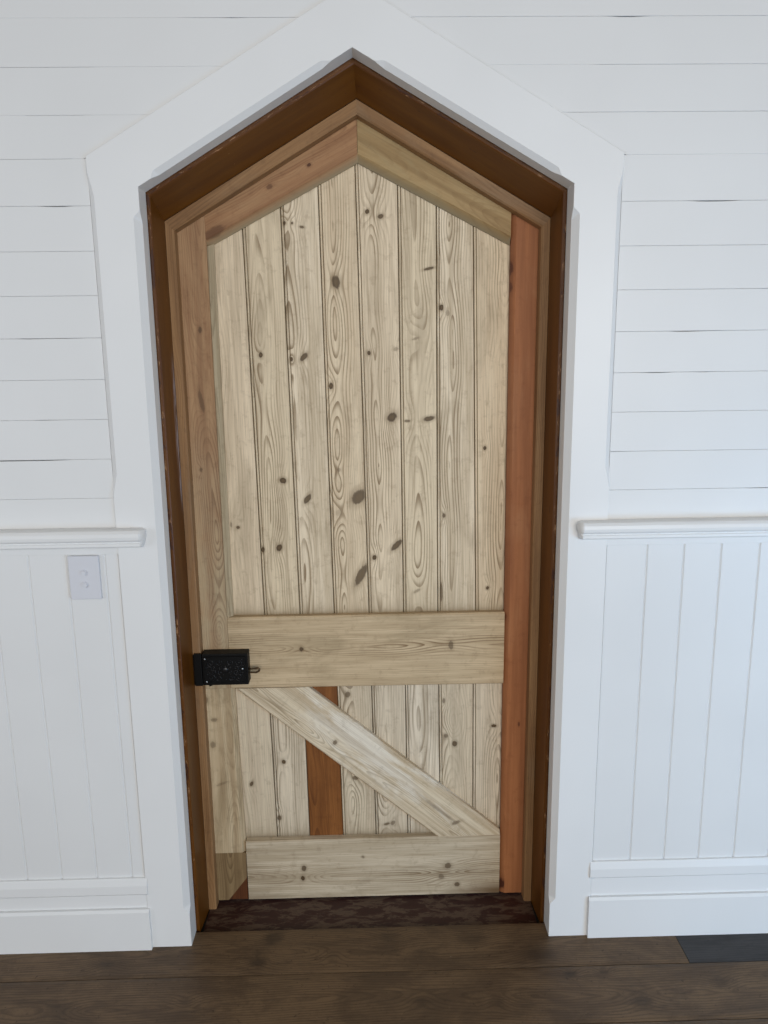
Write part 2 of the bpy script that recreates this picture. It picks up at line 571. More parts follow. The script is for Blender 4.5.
wall_bm = bmesh.new()
XE = 2.6
for si, side in enumerate((-1, 1)):
    for i in range(len(seams) - 1):
        z0, z1 = seams[i], seams[i + 1]
        n = int(XE / 0.012)
        rs = np.random.RandomState(100 * si + i)
        f1 = smooth_noise(rs, 8, 1.0, 11, 1.2)
        bm = bmesh.new()
        rows = []
        gap_cut = (0.75, 0.2)[rs.rand() > 0.6]
        for j in range(n + 1):
            x = XE * j / n
            gap = 0.00015 + 0.0016 * max(0.0, min(1.0, 0.9 * f1(x) - gap_cut))
            e = 0.0007
            v0, v1 = seam_range(side, i + 1)
            vis = max(0.0, min(1.0, (x - v0) / 0.03)) * max(0.0, min(1.0, (v1 - x) / 0.03))
            gap *= vis
            e = 0.0001 + 0.0006 * vis
            yf = 0.008
            prof = [(yf + 0.018, z0 + 0.0002), (yf + e, z0 + 0.0002), (yf, z0 + 0.0002 + e), (yf, z1 - gap - e), (yf + e, z1 - gap), (yf + 0.018, z1 - gap)]
            rows.append([bm.verts.new((side * x, y, z)) for y, z in prof])
        for j in range(n):
            A, B = rows[j], rows[j + 1]
            for a in range(6):
                b = (a + 1) % 6
                bm.faces.new((A[a], A[b], B[b], B[a]))
        bm.faces.new(rows[0])
        bm.faces.new(rows[-1])
        # cut away along the outer edge of the casing
        sx = OX
        sz = OAZ - SL * OX
        if z0 > OAZ:
            cuts = []
        elif z1 <= sz + 0.002:
            cuts = [((side * (sx + 0.0004), 0, 0), (-side, 0, 0))]
        else:
            cuts = [((0, 0, OAZ + 0.0005), (-side * SL, 0, -1))]
        for co, no in cuts:
            g = bmesh.ops.bisect_plane(bm, geom=bm.verts[:] + bm.edges[:] + bm.faces[:], plane_co=co, plane_no=no, clear_outer=True)
            bmesh.ops.holes_fill(bm, edges=[e for e in g['geom_cut'] if isinstance(e, bmesh.types.BMEdge)], sides=0)
        tmp = bpy.data.meshes.new('tmp')
        bm.to_mesh(tmp)
        bm.free()
        wall_bm.from_mesh(tmp)
        bpy.data.meshes.remove(tmp)
# backing sheathing behind the boards
for f in wall_bm.faces:
    f.material_index = 0
for side in (-1, 1):
    a, b = sorted((side * (OX + 0.0004), side * XE))
    box(wall_bm, a, b, 0.0285, 0.20, 0.0, 1.93, mi=0)
    a, b = sorted((side * (OX + 0.0004), side * XE))
    box(wall_bm, a, b, 0.0285, 0.20, 1.93, 2.6, mi=0)
box(wall_bm, -OX, OX, 0.0285 + 0.03, 0.20, OAZ + 0.001, 2.6, mi=0)
o = mk('wall_back', wall_bm, [M_white])
tag(o, 'white painted horizontal shiplap wall above the dado rails around the pointed doorway', 'wall', 'structure')


# wainscot ---------------------------------------------------------
def wainscot(side, xs_seams, z_lo, name, label):
    bm = bmesh.new()
    xs = [OX + 0.0006] + xs_seams
    while xs[-1] < XE:
        xs.append(xs[-1] + 0.092)
    for i in range(len(xs) - 1):
        a, b = xs[i], xs[i + 1]
        v = 0.0032
        y = 0.006
        prof = [(a, 0.027), (a, y + v), (a + v, y), (b - v, y), (b, y + v), (b, 0.027)]
        lo = [bm.verts.new((side * x, yy, 0.05)) for x, yy in prof]
        hi = [bm.verts.new((side * x, yy, 1.0722)) for x, yy in prof]
        for j in range(6):
            k = (j + 1) % 6
            bm.faces.new((lo[j], lo[k], hi[k], hi[j]))
        bm.faces.new(lo)
        bm.faces.new(hi)
    a, b = sorted((side * (OX + 0.0006), side * XE))
    box(bm, a, b, 0.0035, 0.027, 1.0725, 1.1315, 0.0006)
    o = mk(name, bm, M_white)
    tag(o, label, 'wall panelling', 'structure')


wainscot(-1, [0.618, 0.708, 0.799, 0.888], 0.206, 'wall_left', 'white vertical grooved wainscot left of the doorway, behind the switch')
wainscot(1, [0.684, 0.774, 0.865, 0.959], 0.22, 'wall_right', 'white vertical grooved wainscot right of the doorway')


# casing -----------------------------------------------------------
def sm(x):
    x = max(0.0, min(1.0, x))
    return x * x * (3 - 2 * x)


def casing_prof(kind):
    def f(s, e):
        if kind == 'leg':
            ci = 0.018 * sm((s - 0.095) / 0.02) * sm((e - 0.045) / 0.03)
            L = 1.617
            zo = s / L * 1.617
            co = 0.011 * sm((s - 1.205) / 0.02) * sm((e + (1.617 - L) - 0.02) / 0.06)
        else:
            ci = 0.018 * sm((s - 0.03) / 0.025) * sm((e - 0.05) / 0.03)
            co = 0.0
        ci = ci * (0.014 if kind == 'leg' else 0.0105) / 0.018 + 0.0008
        co += 0.0008
        return [(HX, AZ, 0.057), (HX, AZ, ci * 1.05), (HX + ci, AZ + ci / CS, 0.0), (OX - co, OAZ - co / CS, 0.0), (OX, OAZ, co * 0.8), (OX, OAZ, 0.057)]
    return f


casing = empty('trim_1', (0, 0, 0), 'white stop-chamfered casing framing the pointed doorway', 'door casing', 'structure')
for side in (-1, 1):
    ring_piece('casing_leg', casing, M_trim, side, 'leg', casing_prof('leg'), zb=0.0 , wood_a=False)
    ring_piece('casing_rake', casing, M_trim, side, 'rake', casing_prof('rake'), wood_a=False, ax=-0.006)


# brown gloss jamb lining -------------------------------------------
def jamb_prof(kind):
    def f(s, e):
        if kind == 'leg':
            return [(0.4755, AZ - 0.003, 0.0620), (0.4690, AZ - 0.008, 0.0620), (0.4670, AZ - 0.011, 0.0635), (0.461, 2.112, 0.150), (0.461, 2.112, 0.230),
                    (0.500, AZ + 0.02, 0.230), (0.500, AZ + 0.02, 0.0620)]
        return [(0.4755, AZ - 0.003, 0.0620), (0.4690, AZ - 0.008, 0.0620), (0.4670, AZ - 0.011, 0.0635), (0.461, 2.112, 0.150), (0.461, 2.112, 0.230),
                (0.500, AZ + 0.02, 0.230), (0.500, AZ + 0.02, 0.0620)]
    return f


jamb = empty('trim_2', (0, 0, 0), 'glossy orange-brown door lining set inside the white casing', 'door lining', 'structure')
for side in (-1, 1):
    ring_piece('lining_leg', jamb, M_jamb, side, 'leg', jamb_prof('leg'), zb=-0.0145, seed=3 + side, edge_first=True)
    ring_piece('lining_rake', jamb, M_jamb, side, 'rake', jamb_prof('rake'), seed=8 + side, edge_first=True, ax=-0.004)


def stop_prof(s, e):
    return [(0.4605, 2.111, 0.155), (0.444, 2.084, 0.155), (0.440, 2.079, 0.158), (0.439, 2.077, 0.1845), (0.4605, 2.111, 0.1845)]


stop = empty('trim_3', (0, 0, 0), 'bare pine stop strip between the brown lining and the door', 'door stop', 'structure')
for side in (-1, 1):
    ring_piece('stop_strip', stop, M_stop, side, 'leg', stop_prof, zb=-0.0145, seed=13 + side)
    ring_piece('stop_strip', stop, M_stop, side, 'rake', stop_prof, seed=18 + side)


# dado rails ---------------------------------------------------------
def dado(side, xend, name, label):
    z1, z0 = 1.1365, 1.0945
    prof = [(-0.0005, z1 + 0.0), (-0.022, z1), (-0.028, z1 - 0.002), (-0.033, z1 - 0.008), (-0.0345, z1 - 0.016), (-0.033, z1 - 0.023), (-0.029, z1 - 0.0275),
            (-0.0235, z1 - 0.029), (-0.0235, z1 - 0.0315), (-0.026, z1 - 0.0335), (-0.026, z1 - 0.039), (-0.0235, z0), (-0.0005, z0 - 0.004)]
    bm = bmesh.new()
    extrude_x(bm, side * xend, side * XE, prof)
    rows = []
    for dx, sy, sz in ((0.0, 1.0, 1.0), (0.0035, 0.92, 0.93), (0.007, 0.78, 0.82), (0.0095, 0.55, 0.66), (0.0105, 0.30, 0.45)):
        zc = z1 - 0.015
        rows.append([bm.verts.new((side * (xend - dx * (1.0 if z > z1 - 0.028 else 0.55)), -0.0005 + (y + 0.0005) * sy, zc + (z - zc) * sz)) for y, z in prof])
    for A, B in zip(rows[:-1], rows[1:]):
        for j in range(len(A)):
            k = (j + 1) % len(A)
            bm.faces.new((A[j], A[k], B[k], B[j]))
    bm.faces.new(rows[0])
    bm.faces.new(rows[-1])
    # the body that reaches the recessed boards outside the casing
    a, b = sorted((side * (OX + 0.0006), side * XE))
    box(bm, a, b, -0.0006, 0.0095, 1.128, z1, 0)
    box(bm, a, b, -0.0006, 0.003, z0, 1.1275, 0)
    o = mk(name, bm, M_trim)
    tag(o, label, 'dado rail', 'structure')


dado(-1, 0.5225, 'trim_4', 'white moulded dado rail left of the doorway, above the light switch')
dado(1, 0.5180, 'trim_5', 'white moulded dado rail right of the doorway')


# baseboards ---------------------------------------------------------
def baseboard(side, zt, name, label):
    bm = bmesh.new()
    prof = [(0.0268, zt), (0.0, zt), (-0.0015, zt - 0.002), (-0.0060, zt - 0.019), (-0.0060, zt - 0.042), (-0.003, zt - 0.047), (0.0015, zt - 0.049), (0.0015, 0.120),
            (0.0, 0.119), (0.0268, 0.119)]
    # cut to wainscot depth: boards stand behind
    prof = [(min(y, 0.0065), z) for y, z in prof]
    extrude_x(bm, side * (OX + 0.0006), side * XE, prof)
    p2 = [(0.0065, 0.1185), (-0.006, 0.1185), (-0.011, 0.112), (-0.011, 0.0), (0.0065, 0.0)]
    extrude_x(bm, side * (OX + 0.0006), side * XE, p2)
    p3 = [(-0.0004, 0.1185), (-0.006, 0.1185), (-0.011, 0.112), (-0.011, 0.0), (-0.0004, 0.0)]
    extrude_x(bm, side * (OX - 0.006), side * (OX + 0.0006), p3)
    p4 = [(-0.0004, zt), (-0.0015, zt - 0.002), (-0.0060, zt - 0.019), (-0.0060, zt - 0.042), (-0.0004, zt - 0.048)]
    extrude_x(bm, side * (OX - 0.005), side * (OX + 0.0006), p4)
    o = mk(name, bm, M_trim)
    tag(o, label, 'baseboard', 'structure')


baseboard(-1, 0.206, 'baseboard_left', 'white moulded baseboard left of the doorway')
baseboard(1, 0.220, 'baseboard_right', 'white moulded baseboard right of the doorway')

# ------------------------------------------------------------------ floor and threshold
fl_parts = []
edges_y = [0.0515, -0.104, -0.275, -0.42, -0.58, -0.74, -0.90, -1.06, -1.22, -1.38, -1.54, -1.70, -1.86, -2.02, -2.18, -2.34, -2.5]
fbm = bmesh.new()
fa, flv, fk = [], [], []
joints = {0: [0.8125], 1: [-1.4, 1.3], 2: [0.5], 3: [-1.2, 1.0], 4: [0.2], 5: [-0.8]}
gap = 0.0022
brown, dark = [], []
meta = []
for i in range(len(edges_y) - 1):
    y1, y0 = edges_y[i], edges_y[i + 1]
    cuts = [-XE] + joints.get(i, [random.uniform(-1.5, 1.5)]) + [XE]
    for j in range(len(cuts) - 1):
        a, b = cuts[j], cuts[j + 1]
        nx = max(2, int((b - a) / 0.012))
        ny = 16
        isd = 1 if (i == 0 and j == 1) else 0
        g = [[fbm.verts.new((a + 0.0007 + (b - a - 0.0014) * p / nx, y0 + gap / 2 + (y1 - y0 - gap) * q / ny, 0.0 if 0 < q < ny else -0.0012)) for q in range(ny + 1)]
             for p in range(nx + 1)]
        for p in range(nx + 1):
            for q in range(ny + 1):
                meta.append((i * 7 + j * 3 + 1))
        for p in range(nx):
            for q in range(ny):
                f = fbm.faces.new((g[p][q], g[p + 1][q], g[p + 1][q + 1], g[p][q + 1]))
                f.material_index = isd
        # skirts down to the sub-floor
        per = [g[p][0] for p in range(nx + 1)] + [g[nx][q] for q in range(1, ny + 1)] + [g[p][ny] for p in range(nx - 1, -1, -1)] + [g[0][q] for q in range(ny - 1, 0, -1)]
        low = []
        for v in per:
            low.append(fbm.verts.new((v.co.x, v.co.y, -0.022)))
            meta.append(i * 7 + j * 3 + 1)
        for p in range(len(per)):
            k = (p + 1) % len(per)
            fbm.faces.new((per[p], low[p], low[k], per[k])).material_index = isd
nv = len(fbm.verts)
box(fbm, -XE, XE, -2.5, 0.30, -0.06, -0.0225, mi=2)
fo = mk('floor', fbm, [M_floor, M_floor_dark, M_void])
fo.data.shade_flat()
tag(fo, 'worn brown wooden floorboards running along the wall', 'floor', 'structure')
co = coords(fo.data)
sd = np.array(meta + [0] * (len(co) - len(meta)), float)
al, ac_ = co[:, 0] + sd * 3.1, co[:, 1] + sd * 0.731
wood_attrs(fo.data, ac_, al, 5, ac=0.0, wob=0.03)
# ring field board by board, and knots at real places
ring = np.sqrt(((co[:, 1] - (-0.03 - 0.16 * (sd // 7))) + 0.01 * np.sin(co[:, 0] * 5 + sd)) ** 2 + (0.02 * np.sin(co[:, 0] * 3.1 + sd) + 0.012 * np.sin(co[:, 0] * 8.3 + sd * 2)) ** 2) * 1000
kd = np.full(len(co), 9.0)
kk = np.zeros(len(co))
for (x, y, r_, dk) in [(-0.26, 0.02, 0.020, 1), (-0.29, -0.062, 0.017, 1), (0.27, 0.0, 0.028, 0.7), (0.44, -0.06, 0.03, 0.8), (0.05, 0.015, 0.018, 0.5), (-0.55, 0.0, 0.013, 0.6),
                       (0.50, -0.13, 0.011, 1), (0.585, -0.125, 0.008, 1), (0.65, -0.22, 0.018, 0.8), (-0.45, -0.18, 0.012, 0.6), (0.12, -0.2, 0.014, 0.5), (-0.1, -0.05, 0.012, 0.4),
                       (-0.75, -0.2, 0.02, 0.6), (0.86, -0.17, 0.015, 0.7), (0.3, -0.21, 0.012, 0.6), (-0.68, -0.06, 0.016, 0.6)]:
    q = np.sqrt(((co[:, 0] - x) / (r_ * 1.4)) ** 2 + ((co[:, 1] - y) / r_) ** 2)
    ring += 18 * np.exp(-(q / 1.8) ** 2)
    sel = q < kd
    kd = np.where(sel, q, kd)
    kk = np.where(sel, dk, kk)
fo.data.attributes['ring'].data.foreach_set('value', ring.astype(np.float32))
fo.data.attributes['kd'].data.foreach_set('value', kd.astype(np.float32))
fo.data.attributes['kdark'].data.foreach_set('value', kk.astype(np.float32))

tb = bmesh.new()
box(tb, -0.4595, 0.4595, 0.0535, 0.30, -0.022, -0.0148, 0.0015)
o = mk('threshold', tb, M_thresh)
tag(o, 'dark red-brown worn threshold board under the pine door', 'threshold', 'structure')

# ------------------------------------------------------------------ the door
YF = 0.185
YB = 0.206
DZ = -0.009
door = empty('door_1', (0, YF, DZ), 'pointed stripped pine board door with diagonal lower brace and black rim lock', 'door', 'structure')

K_UP = [(-0.1819, 1.8488, .004, .005, 0, 1), (-0.1631, 1.8482, .003, .004, 0, .9), (-0.139, 1.8387, .007, .003, -10, .8), (-0.059, 1.7082, .010, .017, 8, .9),
        (-0.2535, 1.5328, .0055, .007, 0, 1), (-0.1449, 1.5266, .007, .013, -40, .9), (-0.1758, 1.522, .004, .006, 0, 1), (-0.078, 1.4532, .0055, .009, 0, 1),
        (0.0208, 1.8733, .0055, .006, 0, 1), (0.0536, 1.8617, .008, .0055, 15, .9), (0.1725, 1.7381, .015, .0035, 12, .9), (0.2041, 1.644, .005, .008, 0, 1),
        (0.2195, 1.6305, .005, .008, 0, .35), (0.0202, 1.5345, .0055, .006, 0, 1), (0.1382, 1.5687, .010, .003, 15, .4), (0.0887, 1.5435, .007, .005, 20, .35),
        (-0.2094, 1.2113, .009, .008, -30, 1), (-0.1471, 1.1615, .007, .015, -35, .9), (-0.3327, 1.0881, .0055, .0045, 0, .9), (-0.3505, 1.0952, .003, .008, 0, .5),
        (-0.2258, 1.0311, .008, .010, -20, 1), (-0.2694, 1.0258, .0045, .008, 0, 1), (-0.0126, 1.1646, .016, .022, -40, .85), (-0.0636, 1.2369, .005, .006, 0, .4),
        (-0.0107, 0.9521, .011, .034, -28, .85), (-0.0655, 1.1226, .009, .009, 0, .2), (0.0768, 1.3724, .011, .014, -50, .95), (0.1732, 1.3669, .015, .0065, 12, .9),
        (0.1164, 1.3616, .008, .0035, 0, .7), (0.085, 1.0321, .008, .020, -45, .9), (0.026, 0.9996, .006, .007, 0, 1), (0.2117, 1.1109, .0045, .007, 0, .8),
        (0.3181, 1.2887, .0045, .006, 0, 1), (0.33, 0.9093, .0045, .0055, 0, 1), (0.2059, 0.9005, .0035, .03, 0, .7), (0.1394, 0.9046, .011, .004, 30, .4)]
K_LO = [(-0.3312, 0.3453, .005, .008, -20, .9), (-0.2376, 0.4109, .0055, .007, 0, 1), (-0.2567, 0.2367, .006, .008, 0, .8), (-0.0537, 0.6095, .008, .009, 0, .7),
        (-0.0368, 0.3564, .009, .007, 0, .7), (0.2439, 0.4547, .007, .009, 0, .9), (0.2193, 0.4791, .006, .007, 0, .6), (0.3535, 0.5062, .008, .005, 0, 1),
        (0.0505, 0.2093, .010, .004, 15, .8), (0.0678, 0.212, .006, .008, -40, .6), (0.213, 0.585, .004, .008, 0, .6)]

BEAD = [(0.0, 0.0045), (0.0008, 0.0026), (0.0018, 0.0004), (0.0030, 0.0), (0.0048, 0.0), (0.0056, 0.0006), (0.0064, 0.0024), (0.0074, 0.0024), (0.0084, 0.0002), (0.0092, 0.0)]
PLAINR = [(0.0, 0.0045), (0.0009, 0.0020), (0.0019, 0.0002), (0.0030, 0.0)]
# seam x at the head (z 2.0) and at mid height (z .85); outermost boards tuck behind the stiles
top_x = [-0.379, -0.2845, -0.1892, -0.0958, -0.0040, 0.0969, 0.1909, 0.2830, 0.384]
mid_x = [-0.377, -0.2732, -0.1774, -0.0851, 0.0092, 0.1029, 0.1958, 0.2989, 0.385]
low_a = [-0.371, -0.2706, -0.1757, -0.0820, 0.0133, 0.1063, 0.1990, 0.2946, 0.385]
low_b = [-0.368, -0.2645, -0.1718, -0.0760, 0.0187, 0.1105, 0.2041, 0.2979, 0.385]
RAIL_AZ = 1.9830               # apex of the top rails' lower edge
RS = 0.518
board_rings = [dict(ac=-0.055, d0=0.045, wob=0.006), dict(ac=-0.018, d0=0.004, wob=0.014), dict(ac=-0.03, d0=0.020, wob=0.010), dict(ac=-0.018, d0=0.006, wob=0.012),
               dict(ac=-0.014, d0=0.003, wob=0.018), dict(ac=-0.004, d0=0.022, wob=0.008), dict(ac=-0.012, d0=0.004, wob=0.014), dict(ac=0.024, d0=0.004, wob=0.012)]


def in_board(k, xa, xb, z0, z1):
    """knots whose core touches the board, given its edges at both ends"""
    out = []
    for q in k:
        t = (q[1] - z0) / (z1 - z0)
        l_, r_ = xa[0] + (xb[0] - xa[0]) * t, xa[1] + (xb[1] - xa[1]) * t
        if l_ - 0.8 * q[2] < q[0] < r_ + 0.8 * q[2]:
            out.append(q)
    return out


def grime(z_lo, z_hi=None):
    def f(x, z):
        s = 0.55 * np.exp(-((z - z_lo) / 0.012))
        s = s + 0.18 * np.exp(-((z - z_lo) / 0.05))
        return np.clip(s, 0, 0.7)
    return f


for i in range(8):
    z0, z1 = 0.80, 2.05
    zt = lambda z, a, b: a + (b - a) * (z - 0.85) / (1.785 - 0.85)
    # edge positions extrapolated from the two measured heights
    l0, l1 = zt(z0, mid_x[i], top_x[i]), zt(z1, mid_x[i], top_x[i])
    q0, q1 = zt(z0, mid_x[i + 1], top_x[i + 1]), zt(z1, mid_x[i + 1], top_x[i + 1])
    plank('panel_board', door, M_boards[(i * 3) % 4], ((l0 + q0) / 2, z0), ((l1 + q1) / 2, z1), q0 - l0, q1 - l1, YB, 0.017, left=BEAD, right=PLAINR,
          clips=[(0, RAIL_AZ + 0.02, RS, 1), (0, RAIL_AZ + 0.02, -RS, 1)], knots=in_board(K_UP, (l0, q0), (l1, q1), z0, z1), seed=20 + i,
          da=0.0026, dl=0.0035, ring=board_rings[i], stain=grime(0.846), groove=0.8)
    z0, z1 = 0.14, 0.68
    zt = lambda z, a, b: a + (b - a) * (z - 0.19) / (0.60 - 0.19)
    l0, l1 = zt(z0, low_b[i], low_a[i]), zt(z1, low_b[i], low_a[i])
    q0, q1 = zt(z0, low_b[i + 1], low_a[i + 1]), zt(z1, low_b[i + 1], low_a[i + 1])
    mt = M_varn if i == 2 else M_low[(i * 2 + 1) % 3]
    plank('panel_board', door, mt, ((l0 + q0) / 2, z0), ((l1 + q1) / 2, z1), q0 - l0, q1 - l1, YB, 0.017, left=BEAD if i != 2 else PLAINR, right=PLAINR,
          knots=in_board(K_LO, (l0, q0), (l1, q1), z0, z1), seed=40 + i, da=0.0026, dl=0.0035, ring=board_rings[i], stain=grime(0.178), groove=0.8,
          label='orange varnished replacement board' if i == 2 else None)

CH = [(0, 0.0200), (0, 0.0120), (0.010, 0.0)]     # chamfered inner arris
EX = 0.452


def stile_stain(x, z):
    # paler, greyer stripped patches in the lower half
    s = np.clip((1.45 - z) / 0.6, 0, 1) * 0.95
    return s


# left stile: wide, cut back by the rails
HEADL = (0, 2.111 - 0.006, -0.575, 1)
plank('stile', door, M_stile_l, ((-EX - 0.3705 + 0) / 2, 0.6445), ((-EX - 0.3705) / 2, 1.95), EX - 0.3705, EX - 0.3705, YF, YB - YF - 0.0003, left=SQ, right=SQ,
      clips=[HEADL], knots=[(-0.398, 1.5953, .005, .008, 0, .6), (-0.4161, 1.2453, .004, .006, 0, .5), (-0.405, 1.42, .006, .03, 10, .45)], seed=60,
      ring=dict(ac=0.02, d0=0.01, wob=0.02), stain=stile_stain)
plank('stile_moulding', door, M_mould, (-0.3627, 0.8464), (-0.3627, 1.90), 0.0150, 0.0150, YF + 0.0008, YB - YF - 0.0012, left=SQ, right=[(0, 0.0190), (0, 0.0140), (0.012, 0.0)],
      clips=[(0, RAIL_AZ + 0.001, -RS, 1)], seed=66, label='greyed chamfered edge strip')
plank('stile', door, M_stile_low, ((-EX - 0.3535) / 2, 0.1432), ((-EX - 0.3615) / 2, 0.6441), EX - 0.3535, EX - 0.3615, YF, YB - YF - 0.0003, left=SQ, right=CH,
      knots=[(-0.4399, 0.6119, .006, .01, 0, .5), (-0.4283, 0.4782, .008, .011, 0, .5), (-0.4214, 0.5526, .010, .006, 0, .5), (-0.41, 0.36, .02, .004, 20, .3)], seed=61,
      ring=dict(ac=0.02, d0=0.01, wob=0.02), stain=stile_stain)
plank('stile_patch', door, M_patch, ((-EX - 0.3545) / 2, DZ), ((-EX - 0.3535) / 2, 0.1428), EX - 0.3545, EX - 0.3535, YF + 0.0004, YB - YF - 0.001, seed=62,
      clips=[(-0.3545, 0.0620, 0.0715, -0.0555)], label='darker let-in block at the foot of the stile')
plank('wedge_chip', door, M_wedge, ((-EX - 0.3545) / 2, DZ), ((-EX - 0.3535) / 2, 0.1428), EX - 0.3545, EX - 0.3535, YF + 0.003, YB - YF - 0.004, seed=63,
      clips=[(-0.3545, 0.0615, -0.0715, 0.0555)], label='red-brown chip of wood at the foot of the stile')
plank('stile', door, M_stile_r, ((EX + 0.3745) / 2, DZ), ((EX + 0.3725) / 2, 1.95), EX - 0.3745 - 0.002, EX - 0.3725, YF, YB - YF - 0.0003, left=[(0, 0.0200), (0, 0.008), (0.012, 0.0)], groove=0.35,
      right=SQ, clips=[(0, 2.111 - 0.006, 0.575, 1)],
      knots=[(0.379, 1.735, .004, .02, 0, .8), (0.379, 1.69, .004, .014, 0, .7), (0.42, 0.52, .003, .008, 0, .7), (0.383, 0.02, .006, .02, 0, 1), (0.381, 0.83, .004, .018, 0, .5)],
      seed=64, ring=dict(ac=-0.05, d0=0.05, wob=0.01), label='orange-brown stile on the hinge side')

# top rails, mitred at the apex
for side, mt, kn, lb in ((-1, M_top_l, [(-0.1161, 1.976, .0045, .006, 0, 1), (-0.212, 1.9282, .006, .008, 0, .6), (-0.3493, 1.8235, .014, .03, 0, .6)],
                          'reddish pine top rail'), (1, M_top_r, [], 'yellowish pine top rail')):
    # lower edge slopes RS, upper edge follows the stop
    xa, xb = side * 0.3715, 0.0
    n = Vector((-RS * side, 0, 1)).normalized()
    wr = 0.115
    d = Vector((-side, 0, -RS * -1)).normalized()
    # centreline of a board whose lower edge is z = RAIL_AZ - RS*|x|
    e0 = Vector((side * 0.50, 0, RAIL_AZ - RS * 0.50))
    e1 = Vector((-side * 0.10, 0, RAIL_AZ + RS * 0.10))
    perp = Vector((side * RS, 0, 1)).normalized()
    a0, a1 = e0 + perp * wr / 2, e1 + perp * wr / 2
    low_is_right = side == -1        # running up to the right: across axis points down-right
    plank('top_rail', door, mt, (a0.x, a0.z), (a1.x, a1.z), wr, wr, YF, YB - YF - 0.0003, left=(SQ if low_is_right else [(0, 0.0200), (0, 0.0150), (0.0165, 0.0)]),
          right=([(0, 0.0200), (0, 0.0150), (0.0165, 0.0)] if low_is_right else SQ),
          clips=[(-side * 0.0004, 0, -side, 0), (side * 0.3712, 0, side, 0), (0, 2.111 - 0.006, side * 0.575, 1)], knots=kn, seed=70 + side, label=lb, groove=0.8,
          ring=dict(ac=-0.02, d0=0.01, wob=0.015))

plank('middle_rail', door, M_rail, (-0.3698, 0.7445), (0.3740, 0.7440), 0.202, 0.205, YF - 0.0005, YB - YF, left=[(0, 0.0200), (0, 0.004), (0.004, 0.0)], right=[(0, 0.0200), (0, 0.003), (0.003, 0)],
      knots=[(-0.1751, 0.7537, .007, .006, 0, .9), (0.2298, 0.7566, .014, .007, 0, .6)], seed=80, ring=dict(ac=-0.012, d0=0.002, wob=0.007))


def bot_stain(x, z):
    q = ((x - 0.37) / 0.09) ** 2 + ((z - 0.0) / 0.025) ** 2
    q2 = ((x + 0.33) / 0.05) ** 2 + ((z - 0.0) / 0.02) ** 2
    return np.clip(0.9 * np.exp(-q) + 0.3 * np.exp(-q2), 0, 0.9)


plank('bottom_rail', door, M_bottom, (-0.3520, 0.0845), (0.3735, 0.0855), 0.187, 0.187, YF - 0.0005, YB - YF, left=[(0, 0.0200), (0, 0.002), (0.002, 0.0)], right=SQ,
      knots=[(-0.1898, 0.0888, .010, .007, 0, .8), (-0.1938, 0.0565, .008, .006, 0, 1), (0.2245, 0.0846, .010, .010, 0, .7), (0.2508, 0.0239, .008, .008, 0, .8),
             (0.205, 0.0500, .009, .009, 0, .5), (-0.02, 0.12, .005, .005, 0, .5)], seed=82, ring=dict(ac=0.02, d0=0.003, wob=0.006), stain=bot_stain)

# brace: from under the lock down to the hinge-side foot
th = math.atan2(0.6377 - 0.1948, -0.1555 - 0.3701)
dvec = Vector((math.cos(th), 0, math.sin(th)))
cm = Vector((-0.0075, 0, 0.4155 - 0.0835 * 1.0))
c0 = Vector((0.5, 0, 0)) - Vector((0.5, 0, 0))
mid_up = Vector((0.1073, 0, 0.41625))
pw = 0.1275
down = Vector((-abs(dvec.z), 0, -abs(dvec.x)))
cen = mid_up + down.normalized() * pw / 2
s0, s1 = cen - dvec * 0.50, cen + dvec * 0.50
plank('brace', door, M_brace, (s0.x, s0.z), (s1.x, s1.z), pw, pw, YF + 0.001, YB - YF - 0.0014, left=[(0, 0.0200), (0, 0.005), (0.005, 0)], right=[(0, 0.0200), (0, 0.005), (0.005, 0)],
      clips=[(0, 0.6425, 0, 1), (0, 0.1792, 0, -1), (-0.3545, 0, -1, 0), (0.3725, 0, 1, 0)], knots=[(-0.0913, 0.4769, .008, .006, 0, .7), (0.2456, 0.2204, .005, .018, 60, .6), (0.20, 0.26, .004, .06, 0, .35),
      (-0.33, 0.615, .004, .004, 0, .9)], seed=85, ring=dict(ac=-0.03, d0=0.006, wob=0.016))


# ------------------------------------------------------------------ rim lock
def tube(bm, pts, r, seg=6, cap=True):
    rows = []
    for i, p in enumerate(pts):
        a = pts[max(0, i - 1)]
        b = pts[min(len(pts) - 1, i + 1)]
        d = (Vector(b) - Vector(a)).normalized()
        u = d.cross(Vector((0, 1, 0)))
        if u.length < 1e-4:
            u = d.cross(Vector((1, 0, 0)))
        u.normalize()
        w = d.cross(u)
        rr = r[i] if isinstance(r, (list, tuple)) else r
        rows.append([bm.verts.new(Vector(p) + (u * math.cos(6.2832 * k / seg) + w * math.sin(6.2832 * k / seg)) * rr) for k in range(seg)])
    for i in range(len(rows) - 1):
        for k in range(seg):
            q = (k + 1) % seg
            bm.faces.new((rows[i][k], rows[i][q], rows[i + 1][q], rows[i + 1][k]))
    if cap:
        bm.faces.new(rows[0])
        bm.faces.new(rows[-1])


